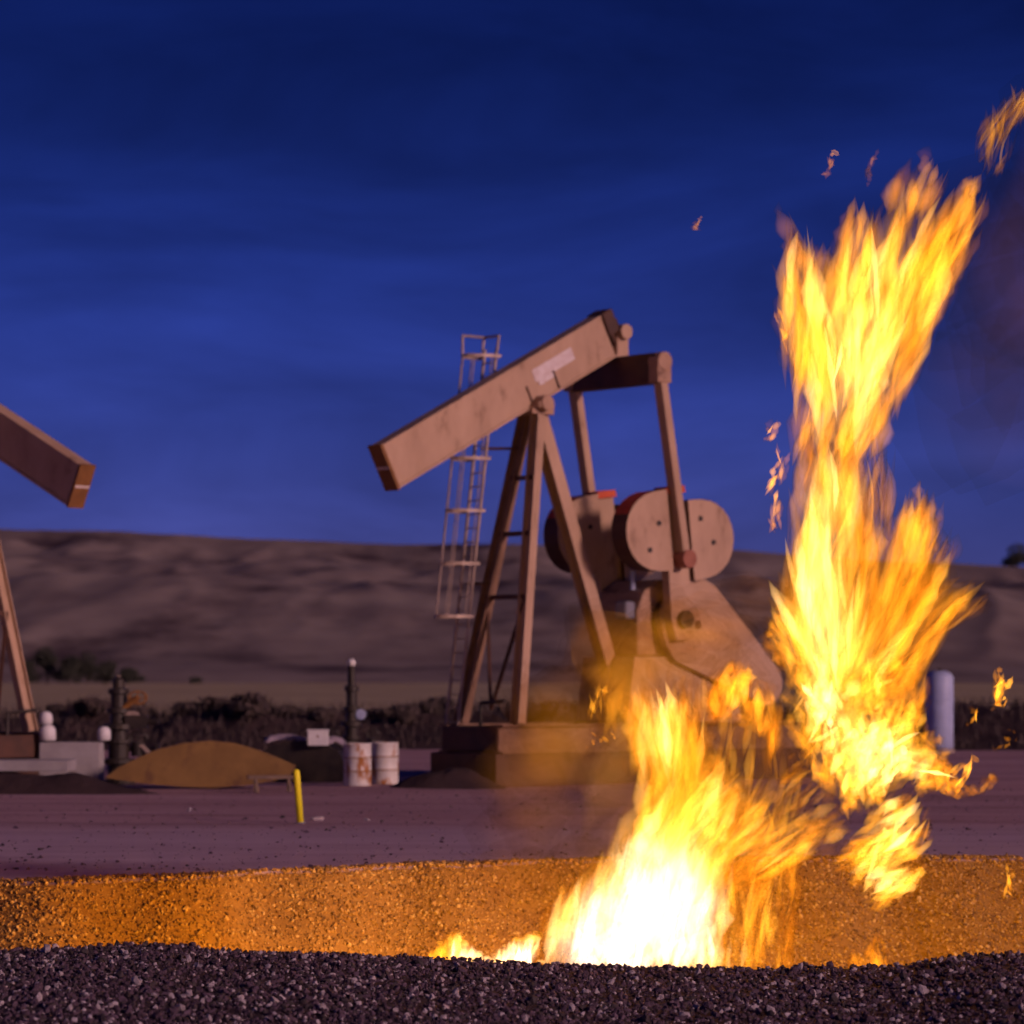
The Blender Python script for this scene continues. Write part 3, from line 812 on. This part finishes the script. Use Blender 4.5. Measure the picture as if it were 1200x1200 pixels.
for px, d, hpx, wpx, lab in tr:
    tree('prairie_tree', px, d, 0, hpx / FPX * d * 1.05, wpx / FPX * d, lab, 'tree', 'trees at the foot of the hills', M['leaf'], .42, 900)
for px, dd_, wpx, hpx, lab in [(228, 815, 16, 7, 'lone small bush on the pale field below the hills'), (1192, 1735, 34, 30, 'dark tree on the ridge at the right edge')]:
    tree('prairie_tree', px, dd_, hill_z(px, dd_) if dd_ > 900 else 0, hpx / FPX * dd_, wpx / FPX * dd_, lab, 'tree', None, M['leaf'], .4 if dd_ < 900 else .9, 700)
sh = [(70, 26, 'low scrub bush on the dirt bank right of the left pumpjack leg'), (103, 32, 'scrub bush on the bank left of the left wellhead'), (172, 22, 'scrub bush on the bank just right of the left wellhead'),
      (222, 28, 'scrub bush on the bank above the left half of the ochre horse head'), (258, 34, 'bushy scrub on the bank above the middle of the ochre horse head'), (292, 40, 'tallest scrub bush on the bank, above the ochre horse head'),
      (334, 26, 'scrub bush on the bank above the white box'), (376, 24, 'small scrub bush on the bank left of the right wellhead'), (446, 26, 'scrub bush on the bank right of the right wellhead'),
      (478, 28, 'scrub bush on the bank midway between right wellhead and ladder'), (508, 36, 'scrub bush on the bank beside the ladder'), (652, 30, 'scrub bush on the bank behind the main pumpjack skid')]
for px, hpx, lab in sh:
    d = 103 + random.uniform(-1.5, 2)
    x = (px - 600) / FPX * d
    tree('scrub_bush', px, d, max(0, bank_h(x)) * .72, hpx / FPX * d * .75, hpx / FPX * d * 1.5, lab, 'bush', 'scrub on the dirt bank', M['scrub'], .09, 700, 7)
# dry weeds along the bank
wd = MB()
for _ in range(5000):
    d = random.uniform(98, 112); px = random.uniform(-40, 1240); x = (px - 600) / FPX * d
    t = (d - 97) / 17
    z = max(0, bank_h(x)) * smooth(0, .42, t) * (1 - smooth(.55, 1, t))
    h = random.uniform(.15, .5); a = random.uniform(0, 6.28); dx, dy = math.cos(a) * .03, math.sin(a) * .03
    lx, ly = random.gauss(0, .12), random.gauss(0, .12)
    wd.add([(x - dx, d - dy, z - .05), (x + dx, d + dy, z - .05), (x + lx, d + ly, z + h)], [(0, 1, 2)])
o = wd.build('dry_weeds', M['scrub']); tag(o, 'dry weeds and stalks covering the dirt bank behind the pad', 'weeds', kind='stuff')

# ------------------------------------------------------------------ the flame
def flame_material(name, clear, soft=1.3):
    m = bpy.data.materials.new(name); m.use_nodes = True
    nt = m.node_tree; n = nt.nodes; l = nt.links
    n.clear()
    o = n.new('ShaderNodeOutputMaterial'); add = n.new('ShaderNodeAddShader'); tr_ = n.new('ShaderNodeBsdfTransparent'); tr_.inputs[0].default_value = (*clear, 1); em = n.new('ShaderNodeEmission')
    at_ = n.new('ShaderNodeAttribute'); at_.attribute_name = 'tongue_glow'
    # burning gas has no skin: a tongue glows by the depth of gas along the line of sight
    lw = n.new('ShaderNodeLayerWeight'); lw.inputs['Blend'].default_value = .5
    inv = n.new('ShaderNodeMath'); inv.operation = 'SUBTRACT'; inv.inputs[0].default_value = 1.0
    l.new(lw.outputs['Facing'], inv.inputs[1])
    pw = n.new('ShaderNodeMath'); pw.operation = 'POWER'; pw.inputs[1].default_value = soft
    l.new(inv.outputs[0], pw.inputs[0])
    l.new(at_.outputs['Color'], em.inputs['Color']); l.new(pw.outputs[0], em.inputs['Strength'])
    l.new(tr_.outputs[0], add.inputs[0]); l.new(em.outputs[0], add.inputs[1]); l.new(add.outputs[0], o.inputs['Surface'])
    m.cycles.emission_sampling = 'NONE'
    return m
M['flame'] = flame_material('flame', (.985, .972, .94))
M['gas'] = flame_material('smoke_haze_emission', (.975, .965, .95), 3.0)
FD = 31.0                                       # distance of the fire

def seg_dist(P, poly):
    d = np.full(len(P), 1e9)
    A = np.array(poly, float); B = np.roll(A, -1, 0)
    for a, b in zip(A, B):
        ab = b - a; t = np.clip(((P - a) @ ab) / (ab @ ab + 1e-9), 0, 1)
        d = np.minimum(d, np.linalg.norm(P - (a + t[:, None] * ab), axis=1))
    return d
def inside(P, poly):
    A = np.array(poly, float); B = np.roll(A, -1, 0); c = np.zeros(len(P), bool)
    for (x1, y1), (x2, y2) in zip(A, B):
        hit = ((y1 > P[:, 1]) != (y2 > P[:, 1])) & (P[:, 0] < (x2 - x1) * (P[:, 1] - y1) / (y2 - y1 + 1e-12) + x1)
        c ^= hit
    return c
def flow_at(P, flows):
    Fp = np.array([f[:2] for f in flows], float); Fv = np.array([f[2:4] for f in flows], float)
    Fv /= np.linalg.norm(Fv, axis=1)[:, None]
    D = np.linalg.norm(P[:, None] - Fp[None], axis=2) + 8
    W = D ** -2.5
    V = (W[..., None] * Fv[None]).sum(1)
    return V / np.linalg.norm(V, axis=1)[:, None]
ORANGE = np.array((1.0, .25, .006)); YELLOW = np.array((1.0, .44, .035)); WHITE = np.array((1.0, .74, .40))
GAIN = .46
NS, NR = 6, 7                                  # sides and rings of a tongue
def tongues(name, poly, flows, n, length, width, gain, parent, cores=(), jit=.12, depth=.8, spill=.35, edge=22.0, fade=1.0, d0=FD, inset=0.0, spread=1.0, gaps=True, pure=False):
    P = []; n = max(6, int(n * .72))
    lo = np.min(poly, 0); hi = np.max(poly, 0)
    def streak(q, V_, a_=70.0, c_=13.0):
        al = (q * V_).sum(1); ac = q[:, 0] * -V_[:, 1] + q[:, 1] * V_[:, 0]
        return np.array([noise.noise(Vector((i / c_, j / a_, 3.7))) + .6 * noise.noise(Vector((i / (c_ * 3.1), j / (a_ * 1.2), 9.1))) for i, j in zip(ac, al)])
    while sum(len(p) for p in P) < n:
        q = rng.uniform(lo, hi, size=(n * 2, 2))
        q = q[inside(q, poly)]
        if inset: q = q[seg_dist(q, poly) > inset]
        if gaps:
            st_ = streak(q, flow_at(q, flows)); dq = np.clip(seg_dist(q, poly) / 45, 0, 1)
            q = q[rng.random(len(q)) < np.clip(.5 + .35 * dq + st_ * (2.6 - 1.2 * dq), .04, 1)]
        P.append(q)
    P = np.concatenate(P)[:n]
    de = seg_dist(P, poly)
    V = flow_at(P, flows); ang = rng.normal(0, jit, n); ca, sa = np.cos(ang), np.sin(ang)
    V = np.stack([V[:, 0] * ca - V[:, 1] * sa, V[:, 0] * sa + V[:, 1] * ca], 1)
    L = np.minimum(length * np.exp(rng.normal(0, .35, n)), length * 1.6); Wd = np.minimum(width * np.exp(rng.normal(0, .4 if spread > .6 else .15, n)), width * 1.6)
    # shorten tongues that would run far out of the flame
    for _ in range(7):
        tip = P + V * L[:, None] * .5; tail = P - V * L[:, None] * .5
        outside = ~(inside(tip, poly) & inside(tail, poly))
        far_ = np.where(outside, np.maximum(np.where(inside(tip, poly), 0, seg_dist(tip, poly)), np.where(inside(tail, poly), 0, seg_dist(tail, poly))), 0)
        bad = far_ > spill * length * (.35 if gaps else .2)
        L[bad] *= .66
    core = np.zeros(n)
    for cx, cy, r, k in cores: core += k * np.exp(-((P[:, 0] - cx) ** 2 + (P[:, 1] - cy) ** 2) / (r * r))
    e = np.clip(de / edge, 0, 1)
    heat = .35 + .65 * e
    var = np.minimum(np.exp(rng.normal(-.2, spread, n)), 3.2)
    if gaps:
        sv = streak(P, V); var = var * np.exp(.9 * sv); P = P + V * (sv * 16)[:, None]
    I = GAIN * gain * heat * var * (1 + .8 * core)
    hot = np.clip(.30 * e + .38 * np.log1p(var) + .55 * core - .18, 0, 1.6)
    mixy = np.clip(hot * 1.2, 0, 1)[:, None]; mixw = np.clip(hot - .68, 0, 1)[:, None]
    colr = ORANGE * (1 - mixy) + YELLOW * mixy; colr = colr * (1 - mixw) + WHITE * mixw
    mixp = np.clip(.9 * (core - 1.0), 0, 1)[:, None] * (name in ('base_fire', 'creeping_fire') or bool(pure)); colr = colr * (1 - mixp) + np.array((1.0, .86, .74)) * mixp
    # geometry
    m_per = FD / FPX
    dep = (rng.uniform(-1, 1, n)) * depth * np.minimum(de, 60) * m_per
    C3 = np.stack([(P[:, 0] - 600) * m_per, d0 + dep, CAM_H - (P[:, 1] - HOR) * m_per], 1)
    vy = rng.normal(0, .22, n)
    D3 = np.stack([V[:, 0], vy, -V[:, 1]], 1); D3 /= np.linalg.norm(D3, axis=1)[:, None]
    A3 = np.cross(D3, np.array((0, 1.0, 0))); A3 /= np.linalg.norm(A3, axis=1)[:, None]
    B3 = np.cross(D3, A3)
    tt = np.linspace(-.5, .5, NR)
    prof = np.array([.02, .55, .9, 1.0, .85, .5, .02]); fadep = np.array([.12, .6, 1.0, 1.0, .85, .45, .08]) ** fade
    bend = rng.normal(0, .05, (n, 2)).clip(-.075, .075) * L[:, None]
    ang = np.arange(NS) * 2 * np.pi / NS
    V3 = np.zeros((n, NR, NS, 3)); CC = np.zeros((n, NR, NS, 4)); CC[..., 3] = 1
    for j in range(NR):
        off = (1 - 4 * tt[j] ** 2)
        c = C3 + D3 * (tt[j] * L * m_per)[:, None] + (A3 * bend[:, :1] + B3 * bend[:, 1:]) * off * m_per
        wob = 1 + .25 * rng.normal(size=n).clip(-1.5, 1.5)
        for k in range(NS):
            r = Wd * m_per * .5 * prof[j] * wob
            V3[:, j, k] = c + (A3 * math.cos(ang[k]) + B3 * math.sin(ang[k]) * 1.3) * r[:, None]
            CC[:, j, k, :3] = colr * (I * fadep[j])[:, None]
    idx = np.arange(n * NR * NS).reshape(n, NR, NS)
    a, b = idx[:, :-1, :], idx[:, 1:, :]
    faces = np.stack([a, np.roll(a, -1, 2), np.roll(b, -1, 2), b], -1).reshape(-1, 4)
    me = bpy.data.meshes.new(name); me.from_pydata(V3.reshape(-1, 3).tolist(), [], faces.tolist()); me.materials.append(M['gas' if name == 'smoke_haze_glow' else 'flame'])
    atr = me.attributes.new('tongue_glow', 'FLOAT_COLOR', 'POINT'); atr.data.foreach_set('color', CC.reshape(-1))
    me.polygons.foreach_set('use_smooth', np.ones(len(faces), bool))
    o = bpy.data.objects.new(name, me); o.parent = parent; col.objects.link(o)
    if parent is not None: o['kind'] = 'stuff'
    return o

def plume(name, poly, flows, n, length, width, gain, parent, cores=(), body=90, bl=120, bw=50, bg_=.40, **k):
    tongues(name, poly, flows, n, length, width, gain, parent, cores, **k)
    tongues('flame_body', poly, flows, body, bl, bw, gain * bg_, parent, cores, jit=.1, inset=bw * .42, spread=.35, edge=40, spill=.12, gaps=False, pure=name in ('base_fire', 'creeping_fire'))

fire = empty('flare_flame', (0, 0, 0))
tag(fire, 'huge orange and yellow gas flame rising from the gravel pit', 'flame')
A1 = [(912, 250), (922, 282), (948, 290), (968, 292), (985, 275), (996, 240), (1010, 245), (1018, 270), (1036, 255), (1050, 215), (1080, 190), (1106, 196), (1098, 250), (1110, 258), (1128, 222), (1146, 224),
      (1155, 262), (1132, 315), (1108, 358), (1086, 392), (1072, 432), (1050, 480), (1028, 525), (1000, 545), (965, 530), (945, 545), (930, 520), (935, 480), (925, 440), (920, 400), (914, 350), (908, 300)]
plume('upper_plume', A1, [(915, 300, -.12, -1), (950, 400, -.1, -1), (1000, 450, .12, -1), (1010, 320, .1, -1), (1080, 300, .4, -1), (1120, 280, .5, -1), (1000, 520, .35, -1), (1050, 420, .45, -1)],
        800, 105, 15, .26, fire, cores=[(1015, 400, 60, .9), (990, 470, 40, .5), (950, 360, 40, .4), (1050, 330, 40, .4)])
A2 = [(948, 505), (975, 490), (1000, 510), (1012, 550), (1016, 600), (1040, 620), (1068, 590), (1082, 588), (1086, 610), (1104, 622), (1114, 655), (1106, 680), (1130, 684), (1162, 712), (1142, 722), (1118, 728), (1100, 745), (1088, 785), (1060, 812), (1000, 830), (950, 815),
      (918, 782), (890, 752), (900, 738), (908, 712), (924, 680), (932, 640), (926, 600), (936, 560)]
tongues('side_fringe', [(1005, 640), (1010, 540), (1028, 505), (1050, 530), (1046, 580), (1075, 575), (1100, 600), (1110, 650), (1050, 660)], [(1030, 560, .05, -1), (1080, 620, .2, -1)], 150, 80, 9, .14, fire)
plume('column', A2, [(965, 560, 0, -1), (965, 700, 0, -1), (1030, 640, .1, -1), (1080, 640, .25, -1), (1120, 700, .85, -.6), (1085, 740, .5, -.9), (920, 740, -.5, -.8), (1030, 780, .6, -.8), (960, 790, .1, -1)],
        850, 110, 15, .22, fire, cores=[(965, 580, 24, 1.3), (963, 640, 26, 1.4), (965, 700, 32, 1.4), (968, 760, 38, .9), (1010, 780, 36, .4)])
A3 = [(920, 790), (960, 770), (1050, 770), (1085, 790), (1082, 830), (1100, 870), (1118, 900), (1115, 925), (1080, 930), (1060, 918), (1040, 935), (1015, 950), (985, 950), (960, 915), (935, 880), (925, 850)]
plume('belly', A3, [(940, 830, -.1, -1), (1000, 820, .1, -1), (1060, 870, .6, -.8), (990, 920, .05, -1), (1090, 900, .8, -.5)],
        1150, 36, 11, .34, fire, cores=[(955, 825, 45, .7), (1010, 880, 55, .8), (980, 780, 40, .5), (1060, 905, 40, .7)], jit=.55, body=80, bl=64, bw=40, bg_=.55, spread=.8)
A4 = [(978, 1008), (1000, 985), (1015, 958), (1040, 938), (1065, 928), (1085, 950), (1084, 985), (1078, 1010), (1082, 1038), (1052, 1056), (1025, 1064), (1002, 1036)]
plume('right_lobe', A4, [(1020, 980, .85, -.5), (1060, 950, .6, -.8), (1040, 1030, .85, -.5)], 420, 46, 10, .34, fire, cores=[(1040, 965, 30, 1.0), (1035, 1030, 30, 1.0)], jit=.25, body=24, bl=55, bw=36)
B1 = [(636, 1140), (645, 1112), (638, 1085), (652, 1052), (672, 1040), (690, 1030), (700, 1012), (716, 1004), (735, 965), (758, 928), (772, 905), (748, 905), (735, 870), (733, 835), (745, 815), (765, 808), (800, 815), (818, 845), (832, 870), (848, 895),
      (868, 918), (880, 950), (868, 1000), (850, 1040), (845, 1090), (852, 1140)]
tongues('trailing_fire', [(845, 1140), (842, 1050), (880, 1005), (935, 1015), (928, 1140)], [(880, 1080, .1, -1)], 230, 70, 11, .20, fire, cores=[(860, 1125, 26, .8), (910, 1130, 16, .5)])
plume('base_fire', B1, [(700, 1080, .25, -1), (760, 1000, .35, -1), (800, 930, .1, -1), (760, 850, -.15, -1), (850, 960, .5, -.85), (930, 985, .85, -.55), (880, 1080, .1, -1), (820, 1090, .1, -1)],
        1050, 95, 15, .20, fire, cores=[(735, 1095, 62, 2.2), (795, 1060, 50, 1.9), (690, 1112, 40, 2.0), (835, 1115, 35, 1.0), (840, 930, 34, .5), (770, 1000, 42, 1.2), (765, 850, 30, 1.0), (790, 880, 26, .6)], body=190, bw=50, bg_=1.0)
B6 = [(735, 975), (770, 915), (800, 885), (835, 880), (868, 915), (905, 942), (945, 955), (985, 975), (990, 998), (960, 1018), (925, 1030), (880, 1040), (820, 1050), (760, 1040)]
plume('leaning_fire', B6, [(780, 960, .45, -.9), (850, 960, .6, -.8), (930, 990, .85, -.5)], 420, 80, 14, .26, fire, cores=[(800, 960, 40, .7), (850, 950, 36, .8), (760, 1000, 40, 1.0), (905, 975, 26, .5)], body=50, bl=90, bw=40, bg_=.7)
B2 = [(822, 835), (838, 800), (858, 780), (872, 790), (902, 806), (916, 830), (914, 870), (904, 900), (895, 862), (872, 842), (850, 835), (838, 850)]
tongues('back_tongue', B2, [(860, 810, .2, -1), (905, 860, -.05, -1)], 240, 52, 12, .34, fire)
B5 = [(728, 905), (700, 835), (720, 800), (745, 790), (820, 800), (900, 830), (925, 900), (960, 940), (930, 1010), (880, 1000), (800, 930)]
tongues('inner_flicker', B5, [(760, 840, -.1, -1), (850, 880, .2, -1), (900, 960, .4, -1)], 200, 80, 12, .13, fire, jit=.2)
B4 = [(498, 1122), (518, 1102), (535, 1088), (548, 1106), (575, 1122), (598, 1102), (618, 1092), (638, 1096), (630, 1118), (642, 1140), (500, 1140)]
plume('creeping_fire', B4, [(530, 1110, .1, -1), (620, 1110, .2, -1)], 380, 24, 9, .55, fire, cores=[(535, 1120, 30, 1.0), (620, 1120, 30, 1.2), (580, 1135, 40, 1.0)], body=60, bl=36, bw=20, bg_=.8, gaps=False)
B3 = [(990, 1140), (1000, 1112), (1012, 1120), (1028, 1092), (1036, 1105), (1042, 1140)]
tongues('low_lick', B3, [(1015, 1120, .15, -1)], 120, 30, 9, .34, fire, gaps=False)
B9 = [(905, 905), (930, 880), (955, 905), (985, 945), (1000, 975), (975, 990), (930, 965)]
tongues('torn_link', B9, [(940, 930, .7, -.7), (980, 970, .85, -.5)], 110, 60, 10, .16, fire, gaps=False)
B7 = [(888, 752), (900, 736), (912, 712), (938, 690), (945, 790), (920, 786), (906, 768)]
tongues('left_flare', B7, [(905, 745, -.6, -.8), (930, 730, -.15, -1)], 160, 44, 11, .34, fire, cores=[(925, 745, 22, .8)], gaps=False)
B8 = [(1085, 880), (1112, 890), (1120, 912), (1140, 925), (1165, 905), (1170, 915), (1152, 930), (1120, 934), (1092, 925)]
tongues('right_curl', B8, [(1100, 905, .7, -.7), (1150, 920, .8, -.5)], 170, 28, 8, .40, fire, jit=.5, gaps=False)

def blob(cx, cy, w_, h_, n_=9):
    return [(cx + w_ / 2 * math.cos(a) * (1 + .25 * math.sin(3 * a + cx)), cy + h_ / 2 * math.sin(a)) for a in np.linspace(0, 2 * math.pi, n_, endpoint=False)]
wisps = [(968, 191, 18, 28, .2, 0, 'small flame wisp above the top left corner of the plume'), (1033, 198, 24, 34, .16, .3, 'pair of faint flame wisps above the middle of the plume'),
         (817, 261, 22, 16, .11, .5, 'tiny flame wisp alone in the sky left of the plume'), (1212, 150, 90, 100, .035, .5, 'dim flame wisp at the upper right edge of the sky'),
         (914, 385, 18, 50, .22, -.3, 'flame wisp hugging the left side of the upper plume'), (916, 500, 26, 34, .22, .5, 'small curled flame wisp left of the plume waist'), (910, 548, 30, 56, .22, .2, 'dangling flame wisp left of the narrow plume waist'), (919, 600, 26, 46, .22, .1, 'lowest flame wisp left of the plume waist'),
         (1164, 806, 36, 52, .30, .2, 'upper loose flame wisp right of the pale tank'), (1183, 826, 30, 20, .30, .8, 'loose flame wisp at the right edge level with the tank'), (1138, 838, 28, 26, .22, .2, 'loose flame wisp just right of the pale tank'),
         (1145, 908, 52, 36, .32, .6, 'flame wisp licking right from the belly of the fire'), (1182, 868, 30, 14, .16, .9, 'thin slanting flame wisp near the right edge'), (1190, 1042, 20, 44, .20, 0, 'flame wisp over the pit slope at the right edge'),
         (700, 866, 44, 16, .20, .9, 'thin flame wisp left of the base fire, over the skid'), (712, 828, 34, 40, .12, .2, 'dim flame wisp left of the base fire'), (530, 1094, 14, 10, .2, 0, 'small spark over the creeping fire at left')]
for i_, (cx, cy, w_, h_, g, lean, lab) in enumerate(wisps):
    # a ragged sickle of a few thin tongues
    k_ = (-1) ** i_ * .35
    poly = []
    ts = np.linspace(0, 1, 7)
    for t_ in ts: poly.append((cx + (t_ - .5) * lean * h_ + w_ * (-.34 + k_ * math.sin(math.pi * t_)), cy + h_ * (.5 - t_)))
    for t_ in ts[::-1]: poly.append((cx + (t_ - .5) * lean * h_ + w_ * (.30 * math.sin(math.pi * t_) ** .6 - .30 + k_ * math.sin(math.pi * t_)) + w_ * .12, cy + h_ * (.5 - t_)))
    o = tongues('flame_wisp', poly, [(cx, cy, lean, -1)], max(16, int(w_ * h_ / 50)), max(14, h_ * .65), 6.0, g * 2.1, None, jit=.3, edge=5, depth=.5)
    tag(o, lab, 'flame', 'flame wisps torn off the fire')
# smoke haze round the fire, its glow put in as emission
G1 = [(570, 1000), (585, 900), (610, 830), (690, 740), (780, 700), (900, 690), (960, 960), (1000, 1080), (900, 1110), (700, 1110), (610, 1080)]
tongues('smoke_haze_glow', G1, [(600, 950, -.4, -1), (800, 900, .2, -1), (900, 1000, .4, -1)], 64, 180, 130, .13, fire, jit=.4, edge=60, gaps=False, spread=.4)
G3 = [(590, 930), (610, 840), (650, 790), (700, 720), (790, 680), (880, 700), (930, 800), (900, 900), (760, 930)]
tongues('smoke_haze_glow', G3, [(700, 850, .3, -1), (850, 780, .2, -1)], 46, 150, 120, .11, fire, jit=.5, edge=60, spread=.4, d0=33.5, gaps=False)
G2 = [(1120, 150), (1240, 60), (1240, 540), (1130, 560), (1110, 470), (1160, 320)]
tongues('smoke_haze_glow', G2, [(1180, 200, .3, -1)], 22, 250, 150, .018, fire, jit=.4, edge=60, gaps=False, spill=1.0, spread=.3)
def fire_light(loc, power, rad, colr=(1.0, .44, .006)):
    ld = bpy.data.lights.new('flame_light', 'POINT'); ld.energy = power; ld.color = colr; ld.shadow_soft_size = rad
    o = bpy.data.objects.new('flame_light', ld); o.location = loc; o.parent = fire; col.objects.link(o)
fire_light((1.3, 31.4, -.55), 2300, .45)
fire_light((2.1, 31.6, -.2), 900, .4)
fire_light((3.1, 31.2, 3.2), 700, .6)
